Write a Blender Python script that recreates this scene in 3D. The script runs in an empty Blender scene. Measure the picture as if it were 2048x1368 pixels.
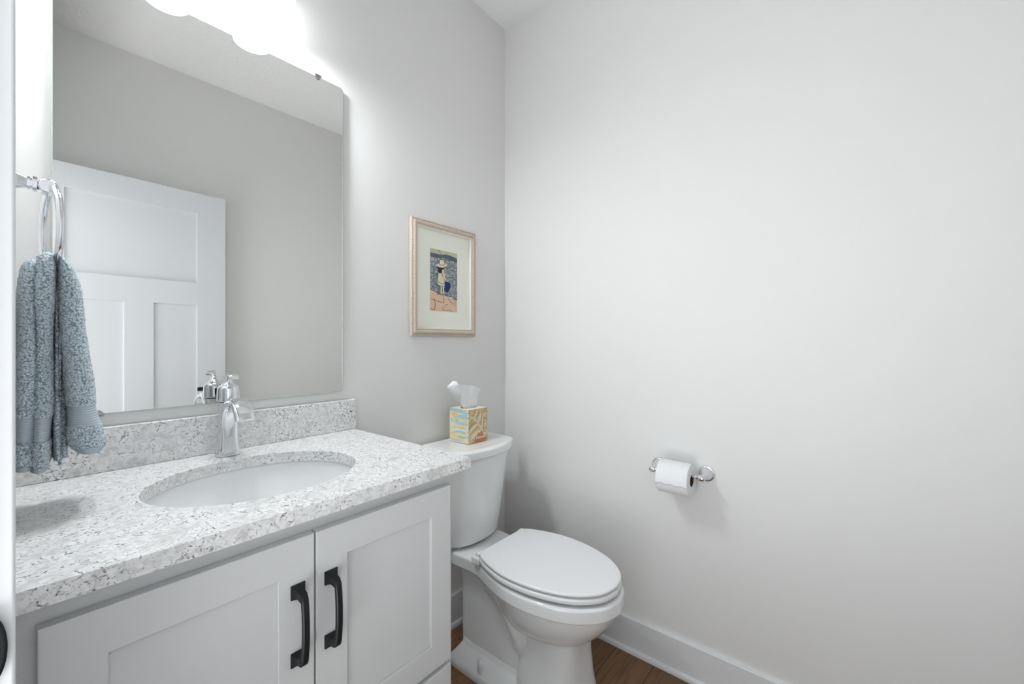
import bpy, bmesh, math, random
from mathutils import Vector, Matrix, noise
PI = math.pi
SC = bpy.context.scene
COL = SC.collection

# ---------------------------------------------------------------- camera, world, light
F_PX = 836.0
YAW = math.atan(686 / F_PX)                 # optical axis measured from the +x direction towards +y
CAM = Vector((-1.565, -1.33, 1.208))
cd = bpy.data.cameras.new('camera'); cam = bpy.data.objects.new('camera', cd); COL.objects.link(cam)
cd.sensor_width = 36.0; cd.lens = 36.0 * F_PX / 2048.0; cd.clip_start = 0.01
cam.location = CAM; cam.rotation_euler = (PI / 2, 0, YAW - PI / 2)
SC.camera = cam

w = bpy.data.worlds.new('world'); SC.world = w; w.use_nodes = True
w.node_tree.nodes['Background'].inputs[0].default_value = (0.90, 0.95, 1.0, 1)
w.node_tree.nodes['Background'].inputs[1].default_value = 1.9

def area(name, loc, target, sx, sy, power, col):
    l = bpy.data.lights.new(name, 'AREA'); l.shape = 'RECTANGLE'; l.size = sx; l.size_y = sy
    l.energy = power; l.color = col
    o = bpy.data.objects.new(name, l); COL.objects.link(o); o.location = loc
    o.rotation_euler = (Vector(target) - Vector(loc)).to_track_quat('-Z', 'Y').to_euler()
    return o
# added fill lamp in the unseen hall, no source known there
# aimed up through the doorway to brighten the ceiling, in place of floor bounce
up = area('added_hall_fill', (-2.15, -0.95, 0.35), (-0.45, -0.80, 2.74), 0.9, 0.70, 11.0, (0.95, 0.97, 1.0)); up.data.spread = math.radians(110)
BULB_W = 13.0
SHADE_E = 4.5

vs = SC.view_settings
vs.view_transform = 'Standard'; vs.look = 'None'; vs.gamma = 1.0; vs.use_curve_mapping = False
vs.exposure = 0.10

# ---------------------------------------------------------------- materials
def srgb(r, g, b):
    f = lambda c: ((c / 255 + 0.055) / 1.055) ** 2.4 if c > 10 else c / 255 / 12.92
    return (f(r), f(g), f(b), 1)

def mat(name, col, rough=0.5, metal=0.0, spec=0.5, coat=0.0, emit=0.0, ecol=None):
    m = bpy.data.materials.new(name); m.use_nodes = True
    b = m.node_tree.nodes['Principled BSDF']
    b.inputs['Base Color'].default_value = col if len(col) == 4 else (*col, 1)
    b.inputs['Roughness'].default_value = rough; b.inputs['Metallic'].default_value = metal
    b.inputs['Specular IOR Level'].default_value = spec; b.inputs['Coat Weight'].default_value = coat
    if emit:
        b.inputs['Emission Color'].default_value = ecol or (1, 1, 1, 1)
        b.inputs['Emission Strength'].default_value = emit
    return m

class NT:
    def __init__(s, m): s.t = m.node_tree; s.b = s.t.nodes['Principled BSDF']
    def n(s, kind, **kw):
        x = s.t.nodes.new(kind)
        for k, v in kw.items():
            if k.startswith('i_'):
                x.inputs[k[2:].replace('_', ' ')].default_value = v
            else: setattr(x, k, v)
        return x
    def l(s, a, b): s.t.links.new(a, b)
    def ramp(s, fac, stops):
        r = s.n('ShaderNodeValToRGB'); e = r.color_ramp.elements
        while len(e) < len(stops): e.new(0.5)
        for i, (p, c) in enumerate(stops):
            e[i].position = p; e[i].color = c if len(c) == 4 else (*c, 1)
        s.l(fac, r.inputs[0]); return r.outputs[0]
    def coord(s, scale=(1, 1, 1), rot=(0, 0, 0)):
        c = s.n('ShaderNodeTexCoord'); m = s.n('ShaderNodeMapping')
        m.inputs['Scale'].default_value = scale; m.inputs['Rotation'].default_value = rot
        s.l(c.outputs['Object'], m.inputs[0]); return m.outputs[0]
    def bump(s, h, strength, dist=0.001):
        b = s.n('ShaderNodeBump'); b.inputs['Strength'].default_value = strength; b.inputs['Distance'].default_value = dist
        s.l(h, b.inputs['Height']); s.l(b.outputs[0], s.b.inputs['Normal'])
    def mix(s, fac, a, b, mode='MIX'):
        m = s.n('ShaderNodeMix', data_type='RGBA', blend_type=mode)
        if isinstance(fac, (int, float)): m.inputs[0].default_value = fac
        else: s.l(fac, m.inputs[0])
        for k, v in ((6, a), (7, b)):
            if isinstance(v, tuple): m.inputs[k].default_value = v if len(v) == 4 else (*v, 1)
            else: s.l(v, m.inputs[k])
        return m.outputs[2]

def paint(name, col, rough, scale, strength, spec=0.3):
    m = mat(name, col, rough, spec=spec); t = NT(m); c = t.coord()
    n1 = t.n('ShaderNodeTexNoise', i_Scale=scale, i_Detail=3.0); t.l(c, n1.inputs['Vector'])
    t.bump(n1.outputs[0], strength, 0.001); return m

M_wall = paint('wall_paint', (0.79, 0.787, 0.772), 0.55, 260, 0.10)
M_ceil = mat('ceiling_paint', (0.87, 0.87, 0.865), 0.8, spec=0.2)
t = NT(M_ceil); c = t.coord(); n1 = t.n('ShaderNodeTexNoise', i_Scale=38.0, i_Detail=4.0); t.l(c, n1.inputs['Vector'])
t.bump(t.ramp(n1.outputs[0], [(0.45, (0, 0, 0)), (0.6, (1, 1, 1))]), 0.35, 0.003)
M_trim = mat('trim_paint', (0.78, 0.79, 0.80), 0.32)
M_door = paint('door_paint', (0.72, 0.735, 0.755), 0.34, 60, 0.03, 0.5)
M_cab = paint('cabinet_paint', (0.64, 0.65, 0.65), 0.36, 180, 0.05, 0.4)
M_black = mat('black_metal', (0.012, 0.014, 0.015), 0.42, 0.4)
M_chrome = mat('chrome', (0.76, 0.77, 0.79), 0.05, 1.0)
M_nickel = mat('brushed_clip_metal', (0.35, 0.35, 0.36), 0.25, 1.0)
M_porc = mat('porcelain', (0.84, 0.85, 0.85), 0.10, spec=0.5, coat=0.3)
M_seat = mat('seat_plastic', (0.86, 0.87, 0.875), 0.16, spec=0.5)
M_sink = mat('sink_porcelain', (0.84, 0.85, 0.85), 0.08, spec=0.5)
M_cap = mat('bolt_cap_plastic', (0.80, 0.81, 0.82), 0.3)
M_mirror = mat('mirror_silver', (0.80, 0.805, 0.79), 0.012, 1.0)
M_medge = mat('mirror_edge_glass', (0.55, 0.62, 0.58), 0.15, 0.3)
M_shade = mat('opal_glass', (0.92, 0.93, 0.95), 0.25, emit=SHADE_E, ecol=(0.95, 0.98, 1, 1))
M_diff = mat('lamp_glow', (1, 1, 1), 0.4, emit=18.0, ecol=(0.97, 0.99, 1, 1))
M_paper = mat('tissue_paper', (0.86, 0.87, 0.88), 0.9, spec=0.1)
t = NT(M_paper); c = t.coord(); n1 = t.n('ShaderNodeTexNoise', i_Scale=300.0); t.l(c, n1.inputs['Vector']); t.bump(n1.outputs[0], 0.2, 0.0006)
M_tissue = mat('facial_tissue', (0.86, 0.87, 0.88), 0.9, spec=0.1)
M_tissue.node_tree.nodes['Principled BSDF'].inputs['Transmission Weight'].default_value = 0.0
M_card = mat('cardboard_core', srgb(92, 66, 46), 0.9, spec=0.1)
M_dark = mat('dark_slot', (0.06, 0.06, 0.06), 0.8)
M_frame = mat('limed_wood', srgb(196, 178, 165), 0.5)
t = NT(M_frame); c = t.coord((40, 40, 40)); wv = t.n('ShaderNodeTexNoise', i_Scale=6.0, i_Detail=5.0); t.l(c, wv.inputs['Vector'])
t.l(t.ramp(wv.outputs[0], [(0.35, srgb(186, 168, 150)), (0.65, srgb(216, 203, 188))]), t.b.inputs['Base Color'])
M_fsilver = mat('silvered_fillet', srgb(226, 222, 216), 0.28, 0.25)
M_mat = mat('mat_board', srgb(241, 242, 230), 0.8, spec=0.2)

# quartz worktop
def quartz():
    m = mat('speckled_quartz', (0.8, 0.8, 0.8), 0.13, spec=0.5); t = NT(m)
    c = t.coord()
    nd = t.n('ShaderNodeTexNoise', i_Scale=55.0, i_Detail=3.0); t.l(c, nd.inputs['Vector'])
    vm = t.n('ShaderNodeVectorMath', operation='MULTIPLY_ADD'); t.l(nd.outputs['Color'], vm.inputs[0])
    vm.inputs[1].default_value = (0.014, 0.014, 0.014); t.l(c, vm.inputs[2])
    v1 = t.n('ShaderNodeTexVoronoi', feature='DISTANCE_TO_EDGE', i_Scale=85.0); t.l(vm.outputs[0], v1.inputs['Vector'])
    v2 = t.n('ShaderNodeTexVoronoi', feature='F1', i_Scale=130.0); t.l(vm.outputs[0], v2.inputs['Vector'])
    big = t.n('ShaderNodeTexNoise', i_Scale=24.0, i_Detail=4.0, i_Roughness=0.65); t.l(c, big.inputs['Vector'])
    fine = t.n('ShaderNodeTexNoise', i_Scale=210.0, i_Detail=4.0, i_Roughness=0.7); t.l(vm.outputs[0], fine.inputs['Vector'])
    base = t.ramp(big.outputs[0], [(0.30, (0.60, 0.595, 0.59)), (0.45, (0.80, 0.80, 0.795)), (0.60, (0.88, 0.88, 0.88)), (0.75, (0.70, 0.69, 0.68))])
    cell = t.ramp(v2.outputs['Color'], [(0.25, (0.78, 0.78, 0.77)), (0.5, (1, 1, 1)), (1, (1, 1, 1))])
    col = t.mix(0.7, base, cell, 'MULTIPLY')
    edge = t.ramp(v1.outputs['Distance'], [(0.03, (1, 1, 1)), (0.14, (0, 0, 0))])
    mask = t.ramp(big.outputs[0], [(0.43, (0, 0, 0)), (0.55, (1, 1, 1))])
    em = t.mix(1.0, edge, mask, 'MULTIPLY')
    f2 = t.ramp(fine.outputs[0], [(0.485, (0, 0, 0)), (0.585, (1, 1, 1))])
    em2 = t.mix(1.0, em, f2, 'MULTIPLY')
    col = t.mix(em2, col, (0.10, 0.105, 0.12))
    sp = t.ramp(fine.outputs[0], [(0.64, (0, 0, 0)), (0.70, (1, 1, 1))])
    col = t.mix(sp, col, (0.17, 0.17, 0.18))
    soft = t.ramp(fine.outputs[0], [(0.31, (1, 1, 1)), (0.42, (0, 0, 0))])
    col = t.mix(soft, col, (0.50, 0.49, 0.48))
    t.l(col, t.b.inputs['Base Color']); return m
M_quartz = quartz()

def woodfloor():
    m = mat('brown_plank_floor', (0.2, 0.13, 0.08), 0.42, spec=0.4); t = NT(m)
    c = t.coord()
    br = t.n('ShaderNodeTexBrick', i_Scale=1.0, i_Mortar_Size=0.0012, i_Brick_Width=1.2, i_Row_Height=0.15, i_Bias=0.0)
    br.offset = 0.37
    br.inputs['Color1'].default_value = srgb(142, 108, 74); br.inputs['Color2'].default_value = srgb(118, 86, 58); br.inputs['Mortar'].default_value = srgb(45, 32, 24)
    t.l(c, br.inputs['Vector'])
    g = t.coord((3, 45, 3)); n1 = t.n('ShaderNodeTexNoise', i_Scale=1.6, i_Detail=6.0, i_Roughness=0.65, i_Distortion=0.6); t.l(g, n1.inputs['Vector'])
    gr = t.ramp(n1.outputs[0], [(0.3, (0.55, 0.52, 0.5)), (0.55, (1, 1, 1)), (0.75, (1.0, 0.97, 0.93))])
    col = t.mix(0.9, br.outputs[0], gr, 'MULTIPLY')
    n2 = t.n('ShaderNodeTexNoise', i_Scale=7.0, i_Detail=2.0); t.l(t.coord((1, 4, 1)), n2.inputs['Vector'])
    k = t.ramp(n2.outputs[0], [(0.66, (0, 0, 0)), (0.78, (1, 1, 1))])
    col = t.mix(k, col, srgb(58, 40, 28))
    t.l(col, t.b.inputs['Base Color']); t.bump(n1.outputs[0], 0.08, 0.001); return m
M_floor = woodfloor()

def terry(name, c0, c1):
    m = mat(name, c1, 0.95, spec=0.05); t = NT(m); c = t.coord()
    t.b.inputs['Sheen Weight'].default_value = 0.6; t.b.inputs['Sheen Roughness'].default_value = 0.6
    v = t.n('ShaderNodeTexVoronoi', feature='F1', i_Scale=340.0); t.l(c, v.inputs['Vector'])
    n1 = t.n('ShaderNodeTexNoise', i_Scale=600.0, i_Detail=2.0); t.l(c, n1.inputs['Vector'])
    t.l(t.ramp(v.outputs['Distance'], [(0.28, c1), (0.78, c0)]), t.b.inputs['Base Color'])  # darker loop gaps: the shade between loops is put into the colour
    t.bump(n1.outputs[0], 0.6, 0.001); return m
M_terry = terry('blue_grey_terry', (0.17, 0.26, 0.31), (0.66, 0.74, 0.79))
M_band = mat('towel_band_cloth', (0.46, 0.52, 0.57), 0.9, spec=0.1)
M_hem = mat('towel_hem_cloth', (0.42, 0.48, 0.53), 0.9, spec=0.1)

# ---------------------------------------------------------------- mesh helpers
def mk(name, verts, faces, m, parent=None, smooth=True, angle=35, mats=None, fm=None):
    me = bpy.data.meshes.new(name); me.from_pydata([tuple(v) for v in verts], [], faces)
    for x in (mats or [m]): me.materials.append(x)
    bm = bmesh.new(); bm.from_mesh(me); bmesh.ops.recalc_face_normals(bm, faces=bm.faces); bm.to_mesh(me); bm.free()
    if fm:
        for p, i in zip(me.polygons, fm): p.material_index = i
    if smooth:
        me.polygons.foreach_set('use_smooth', [True] * len(me.polygons)); me.set_sharp_from_angle(angle=math.radians(angle))
    me.update()
    o = bpy.data.objects.new(name, me); COL.objects.link(o)
    if smooth and len(me.vertices) < 40000:
        wn = o.modifiers.new('normals', 'WEIGHTED_NORMAL'); wn.keep_sharp = True; wn.weight = 80
    if parent:
        o.parent = parent
        o.matrix_parent_inverse = Matrix.Identity(4)
        o.location = (0, 0, 0)
    return o

class MB:
    def __init__(s): s.v = []; s.f = []; s.m = []; s.cur = 0
    def add(s, vs_, fs):
        o = len(s.v); s.v += [Vector(x) for x in vs_]; s.f += [tuple(i + o for i in f) for f in fs]; s.m += [s.cur] * len(fs); return s
    def box(s, x0, x1, y0, y1, z0, z1, bev=0.0):
        bm = bmesh.new(); bmesh.ops.create_cube(bm, size=1)
        for v in bm.verts: v.co = Vector(((x0 + x1) / 2 + v.co.x * (x1 - x0), (y0 + y1) / 2 + v.co.y * (y1 - y0), (z0 + z1) / 2 + v.co.z * (z1 - z0)))
        if bev: bmesh.ops.bevel(bm, geom=bm.edges[:], offset=bev, segments=3, profile=0.5, affect='EDGES', clamp_overlap=True)
        bm.verts.ensure_lookup_table(); s.add([v.co.copy() for v in bm.verts], [[v.index for v in f.verts] for f in bm.faces]); bm.free(); return s
    def loft(s, rings, cap0=True, cap1=True, closed=True):
        n = len(rings[0]); vs_ = [p for r in rings for p in r]; fs = []
        for i in range(len(rings) - 1):
            for j in range(n if closed else n - 1):
                k = (j + 1) % n; fs.append((i * n + j, i * n + k, (i + 1) * n + k, (i + 1) * n + j))
        if cap0: fs.append(tuple(range(n))[::-1])
        if cap1: fs.append(tuple((len(rings) - 1) * n + j for j in range(n)))
        return s.add(vs_, fs)
    def lathe(s, prof, origin, axis, n=40, cap0=True, cap1=True):
        ax = Vector(axis).normalized(); u = ax.orthogonal().normalized(); v = ax.cross(u); o = Vector(origin)
        rings = [[o + ax * h + (u * math.cos(2 * PI * k / n) + v * math.sin(2 * PI * k / n)) * r for k in range(n)] for r, h in prof]
        return s.loft(rings, cap0, cap1)
    def tube(s, path, r, n=16, closed=False, cap=True, flat=None):
        P = [Vector(p) for p in path]; N = len(P); rings = []; prev = None
        for i in range(N):
            a = P[(i - 1) % N] if closed or i > 0 else P[0]; b = P[(i + 1) % N] if closed or i < N - 1 else P[-1]
            tg = (b - a).normalized()
            if prev is None: u = tg.orthogonal().normalized()
            else: u = (prev - tg * prev.dot(tg)).normalized()
            prev = u; v = tg.cross(u); ri = r[i] if isinstance(r, (list, tuple)) else r
            rings.append([P[i] + (u * math.cos(2 * PI * k / n) + v * math.sin(2 * PI * k / n)) * ri for k in range(n)])
        if closed: rings.append(rings[0])
        return s.loft(rings, cap and not closed, cap and not closed)
    def build(s, name, m, parent=None, **kw): return mk(name, s.v, s.f, m, parent, fm=s.m if isinstance(m, list) else None, mats=m if isinstance(m, list) else None, **kw)

def empty(name, loc=(0, 0, 0), rz=0):
    o = bpy.data.objects.new(name, None); COL.objects.link(o); o.location = loc; o.rotation_euler = (0, 0, rz); o.empty_display_size = 0.05; return o
def tag(o, label, cat, group=None):
    o['label'] = label; o['category'] = cat
    if group: o['group'] = group
    return o
def struct(o): o['kind'] = 'structure'; return o
def copy_tree(o, parent=None):
    c = o.copy(); COL.objects.link(c); c.parent = parent
    for ch in list(o.children): copy_tree(ch, c)
    return c
def smooth_pts(pts, n=8, closed=False):
    P = [Vector(p) for p in pts]; out = []; N = len(P)
    for i in range(N if closed else N - 1):
        g = (lambda k: P[k % N]) if closed else (lambda k: P[min(max(k, 0), N - 1)])
        a, b, c, d = g(i - 1), g(i), g(i + 1), g(i + 2)
        for j in range(n):
            t_ = j / n
            out.append(0.5 * ((2 * b) + (c - a) * t_ + (2 * a - 5 * b + 4 * c - d) * t_ * t_ + (3 * b - a - 3 * c + d) * t_ ** 3))
    if not closed: out.append(P[-1])
    return out
def lerp_table(tab, z):
    tab = sorted(tab)
    if z <= tab[0][0]: return tab[0][1]
    for (a, va), (b, vb) in zip(tab, tab[1:]):
        if z <= b:
            k = (z - a) / (b - a); return va + (vb - va) * k
    return tab[-1][1]

# ---------------------------------------------------------------- room shell
XL = -1.573; YF = -1.66; HC = 2.743; JY0 = -1.54; JY1 = -0.715; DH = 2.06
def panel(name, x0, x1, y0, y1, z0, z1, m): return struct(MB().box(x0, x1, y0, y1, z0, z1).build(name, m, smooth=False))
panel('floor', XL - 1.8, 0.1, YF - 0.1, 0.1, -0.05, 0, M_floor)
panel('ceiling', XL - 1.8, 0.1, YF - 0.1, 0.1, HC, HC + 0.05, M_ceil)  # carried on unseen over the hall to cut world light at the doorway
panel('wall_back', XL - 0.12, 0.1, 0, 0.1, 0, HC, M_wall)
panel('wall_right', 0, 0.1, YF - 0.1, 0, 0, HC, M_wall)
panel('wall_front', XL - 0.12, 0, YF - 0.1, YF, 0, HC, M_wall)
panel('wall_hall_blocker', XL - 1.8, XL - 0.12, YF - 0.15, YF - 0.05, 0, HC, M_wall)  # unseen hall wall, added to block world light from the door casing
b = MB(); b.box(XL - 0.12, XL, JY1, 0, 0, HC); b.box(XL - 0.12, XL, YF, JY0, 0, HC); b.box(XL - 0.12, XL, JY0, JY1, DH, HC)
struct(b.build('wall_left', M_wall, smooth=False))
# door jamb and casing around the doorway
b = MB()
CX0 = XL; CX1 = -1.5572
b.box(CX0, CX1, JY1 - 0.008, JY1 + 0.068, 0, DH + 0.07, 0.003)
b.box(CX0, CX1, JY0 - 0.066, JY0 + 0.006, 0, DH + 0.07, 0.003)
b.box(CX0, CX1, JY0, JY1, DH - 0.006, DH + 0.07, 0.003)
struct(b.build('trim_1', M_trim))
b = MB(); b.box(XL - 0.12, XL - 0.001, JY1 - 0.012, JY1, 0, DH, 0.001); b.box(XL - 0.12, XL - 0.001, JY0, JY0 + 0.012, 0, DH, 0.001); b.box(XL - 0.12, XL - 0.001, JY0, JY1, DH - 0.012, DH, 0.001)
struct(b.build('trim_2', M_trim))
# baseboards with shoe moulding
def baseboard(name, pts_fn, a0, a1):
    prof = [(0, 0), (0.024, 0), (0.024, 0.007), (0.0225, 0.013), (0.020, 0.0165), (0.0165, 0.0185), (0.0135, 0.019), (0.0135, 0.128), (0.012, 0.131), (0, 0.131)]
    rings = [[pts_fn(a, d, z) for d, z in prof] for a in (a0, a1)]
    struct(MB().loft(rings).build(name, M_trim, angle=25))
baseboard('baseboard_right', lambda a, d, z: (-d, a, z), YF, 0)
baseboard('baseboard_back', lambda a, d, z: (a, -d, z), -0.835, -0.014)
baseboard('baseboard_front', lambda a, d, z: (a, YF + d, z), XL, -0.014)
# strike plate on the jamb
b = MB()
rings = []
for d, s_ in ((0, 1.0), (0.0012, 1.0), (0.0022, 0.93), (0.0026, 0.8)):
    rings.append([(-1.5745 + 0.0125 * s_ * math.cos(k * 2 * PI / 48), JY1 - 0.0125 - d, 0.929 + 0.033 * s_ * math.sin(k * 2 * PI / 48)) for k in range(48)])
b.loft(rings)
tag(b.build('strike_plate', M_black), 'black rounded latch strike plate on the white door jamb at the left edge', 'strike plate')

# ---------------------------------------------------------------- door seen in the mirror
DW = 0.79; dz0 = 0.012; dz1 = 2.046; th = 0.035
dr = empty('door_1', (-1.553, -1.5195, 0), math.radians(-3.45)); struct(dr)
b = MB()
b.box(0.01, DW - 0.01, -th + 0.010, -0.010, dz0 + 0.01, dz1 - 0.01)
def rail(x0, x1, z0, z1):
    b.box(x0, x1, -th, 0, z0, z1, 0.0004)
sx = 0.138
rail(0, sx, dz0, dz1); rail(DW - sx, DW, dz0, dz1)
rail(sx, DW - sx, 1.93, dz1); rail(sx, DW - sx, 1.415, 1.54); rail(sx, DW - sx, dz0, 0.26)
mx = 0.4035; rail(mx - 0.058, mx + 0.058, 0.26, 1.415)
leaf = b.build('door_leaf', M_door, dr)
b = MB(); hx = DW - 0.050; hz = 0.946
b.box(hx - 0.026, hx + 0.026, 0, 0.008, hz - 0.026, hz + 0.026, 0.001)
b.lathe([(0.011, 0.008), (0.011, 0.045)], (hx, 0, hz), (0, 1, 0), 24)
b.box(hx - 0.100, hx + 0.011, 0.040, 0.052, hz - 0.010, hz + 0.010, 0.002)
b.build('lever_handle', M_black, dr)
for hz_ in (0.25, 1.05, 1.80):
    b = MB(); b.lathe([(0.006, 0), (0.006, 0.09)], (-0.002, 0.005, hz_), (0, 0, 1), 16); b.build('hinge', M_black, dr)

# ---------------------------------------------------------------- mirror
MX0, MX1, MZ0, MZ1 = -1.499, -0.845, 1.044, 2.051
def rrect(x0, x1, z0, z1, r, n=8):
    out = []
    for cx, cz, a0 in ((x1 - r, z1 - r, 0), (x0 + r, z1 - r, 90), (x0 + r, z0 + r, 180), (x1 - r, z0 + r, 270)):
        for k in range(n + 1):
            a = math.radians(a0 + 90 * k / n); out.append((cx + r * math.cos(a), cz + r * math.sin(a)))
    return out
mang = math.radians(-0.6); mc = Vector((MX0, 0, 0)); mrot = Matrix.Rotation(mang, 3, 'Z')   # right edge stands a little further off the wall
mr = empty('wall_mirror', mc - mrot @ mc, mang); tag(mr, 'large frameless wall mirror with rounded corners above the vanity', 'mirror')
o_ = rrect(MX0, MX1, MZ0, MZ1, 0.014); i_ = rrect(MX0 + 0.0018, MX1 - 0.0018, MZ0 + 0.0018, MZ1 - 0.0018, 0.0125)
b = MB(); b.loft([[(x, -0.001, z) for x, z in o_], [(x, -0.0052, z) for x, z in o_], [(x, -0.0062, z) for x, z in i_]], True, False)
b.build('glass_edge', M_medge, mr)
b = MB(); b.add([(x, -0.00625, z) for x, z in i_], [tuple(range(len(i_)))]); b.build('mirror_glass', M_mirror, mr, smooth=False)
def clip(x, z, up):
    s_ = 1 if up else -1; b = MB()
    prof = [(-0.011, 0.004), (-0.008, -0.004), (-0.004, -0.009), (0.004, -0.009), (0.008, -0.004), (0.011, 0.004)]
    b.loft([[(x + px, -0.0063, z + s_ * pz) for px, pz in prof], [(x + px, -0.0095, z + s_ * pz) for px, pz in prof]])
    b.box(x - 0.009, x + 0.009, -0.0095, -0.0005, z + min(s_ * 0.001, s_ * 0.005), z + max(s_ * 0.001, s_ * 0.005), 0.0008)
    return b.build('mirror_clip', M_nickel, mr)
clip(-0.93, MZ1, True); clip(-1.42, MZ1, True); clip(-0.93 + 0.02, MZ0, False) if False else None; clip(-1.428, MZ0, False)

# ---------------------------------------------------------------- vanity cabinet
CR = -0.838; FY = -0.532; DF = -0.551
cab = empty('vanity_cabinet', (0, 0, 0)); tag(cab, 'light grey shaker vanity cabinet with two doors under the speckled worktop', 'cabinet')
b = MB()
CL = XL + 0.002
b.box(CL, CL + 0.018, FY + 0.019, -0.02, 0.0, 0.886); b.box(CR - 0.018, CR, FY + 0.019, -0.02, 0.0, 0.886)
b.box(CL, CR, -0.02, -0.002, 0.1, 0.886); b.box(CL + 0.018, CR - 0.018, FY + 0.019, -0.02, 0.1, 0.118); b.box(CL + 0.018, CR - 0.018, FY + 0.075, FY + 0.09, 0, 0.1)
for za, zb_ in ((0.832, 0.886), (0.395, 0.435), (0.1, 0.145)): b.box(CL + 0.045, CR - 0.04, FY, FY + 0.019, za, zb_)
b.box(CL, CL + 0.045, FY, FY + 0.019, 0.1, 0.886); b.box(CR - 0.04, CR, FY, FY + 0.019, 0.1, 0.886)
b.build('cabinet_body', M_cab, cab)
def shaker(x0, x1, z0, z1, st, name):
    b = MB()
    rec = 0.007
    bm = bmesh.new()
    b.box(x0 + st - 0.004, x1 - st + 0.004, DF + rec, FY - 0.001, z0 + st - 0.004, z1 - st + 0.004)
    o1 = [(x0, z0), (x1, z0), (x1, z1), (x0, z1)]
    def R(d, y): return [(x0 + d, y, z0 + d), (x1 - d, y, z0 + d), (x1 - d, y, z1 - d), (x0 + d, y, z1 - d)]
    rings = [R(st, FY - 0.001), R(0, FY - 0.001), R(0, DF + 0.003), R(0.0006, DF + 0.0012), R(0.003, DF), R(st - 0.0012, DF), R(st, DF + 0.0012), R(st, FY - 0.001)]
    b.loft(rings, False, False)
    bm.free()
    return b.build(name, M_cab, cab, angle=28)
dL = shaker(-1.538, -1.1955, 0.419, 0.852, 0.064, 'door'); dR = shaker(-1.1925, -0.8555, 0.419, 0.852, 0.0625, 'door')
# doors have their own z0 = 0.42 rail
shaker(-1.538, -0.8555, 0.13, 0.408, 0.062, 'drawer')
def pull(x, z0, z1, parent):
    b = MB(); y0 = DF; wv = 0.0125
    for zc, sg in ((z1 - 0.0125, 1), (z0 + 0.0125, -1)):
        q = lambda hw, y, c, hh: [(x - hw, y, c - hh), (x + hw, y, c - hh), (x + hw, y, c + hh), (x - hw, y, c + hh)]
        b.loft([q(wv, y0, zc, 0.0125), q(wv, y0 - 0.003, zc, 0.0125), q(0.0105, y0 - 0.006, zc, 0.0105), q(0.0068, y0 - 0.014, zc - sg * 0.002, 0.0062), q(0.0062, y0 - 0.025, zc - sg * 0.004, 0.0066)])
    path = [(y0 - 0.022, z1 - 0.0115), (y0 - 0.0275, z1 - 0.017), (y0 - 0.030, z1 - 0.028), (y0 - 0.0325, (z0 + z1) / 2 + 0.02), (y0 - 0.033, (z0 + z1) / 2), (y0 - 0.0325, (z0 + z1) / 2 - 0.02), (y0 - 0.030, z0 + 0.028), (y0 - 0.0275, z0 + 0.017), (y0 - 0.022, z0 + 0.0115)]
    P = smooth_pts([(0, a, c) for a, c in path], 5); rings = []
    for i, p in enumerate(P):
        a = P[max(i - 1, 0)]; c = P[min(i + 1, len(P) - 1)]; tg = (c - a).normalized(); nv = Vector((0, -tg.z, tg.y))
        if nv.y > 0: nv = -nv
        hw = 0.0058; ht = 0.0038
        rings.append([Vector((x, 0, 0)) + p + Vector((sx_ * hw, 0, 0)) + nv * (sn * ht) for sx_, sn in ((-1, -1), (1, -1), (1, 0.6), (0.72, 1), (-0.72, 1), (-1, 0.6))])
    b.loft(rings)
    return b.build('pull_handle', M_black, parent, angle=30)
pull(-1.2265, 0.625, 0.771, dL); pull(-1.165, 0.625, 0.771, dR)

# ---------------------------------------------------------------- worktop, splash, sink
CT0, CT1 = 0.886, 0.914
SCX, SCY, SA, SB = -1.1964, -0.2985, 0.205, 0.176
wt = empty('worktop', (0, 0, 0)); tag(wt, 'white and grey speckled quartz worktop with an oval cutout on the vanity cabinet', 'worktop')
X0, X1, Y0, Y1 = XL + 0.001, -0.806, -0.571, -0.001
angs = set()
N = 144
for k in range(N): angs.add(round(2 * PI * k / N, 6))
for cx, cy in ((X0, Y0), (X1, Y0), (X1, Y1), (X0, Y1)): angs.add(round(math.atan2(cy - SCY, cx - SCX) % (2 * PI), 6))
angs = sorted(angs)
def rect_pt(a, d):
    dx, dy = math.cos(a), math.sin(a); k = 1e9
    if dx > 1e-9: k = min(k, (X1 - SCX) / dx)
    if dx < -1e-9: k = min(k, (X0 - SCX) / dx)
    if dy > 1e-9: k = min(k, (Y1 - SCY) / dy)
    if dy < -1e-9: k = min(k, (Y0 - SCY) / dy)
    x, y = SCX + dx * k, SCY + dy * k
    return (min(max(x, X0 + d), X1 - d), min(max(y, Y0 + d), Y1 - d))
def ell(a, g=0):
    dx, dy = math.cos(a), math.sin(a); k = 1 / math.sqrt((dx / (SA + g)) ** 2 + (dy / (SB + g)) ** 2); return (SCX + dx * k, SCY + dy * k)
rings = []
for z, g in ((CT0, 0), (CT1 - 0.003, 0), (CT1 - 0.0008, 0.0008), (CT1, 0.003)): rings.append([(*ell(a, g), z) for a in angs])
for z, d in ((CT1, 0.0022), (CT1 - 0.0006, 0.0006), (CT1 - 0.0022, 0), (CT0 + 0.001, 0), (CT0, 0.001)): rings.append([(*rect_pt(a, d), z) for a in angs])
rings.append(rings[0])
MB().loft(rings, False, False).build('worktop_slab', M_quartz, wt, angle=24)
tag(MB().box(X0, -0.802, -0.020, -0.001, CT1 + 0.0002, 1.0145, 0.0018).build('backsplash', M_quartz), 'low speckled quartz backsplash strip along the wall below the mirror', 'backsplash')
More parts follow.
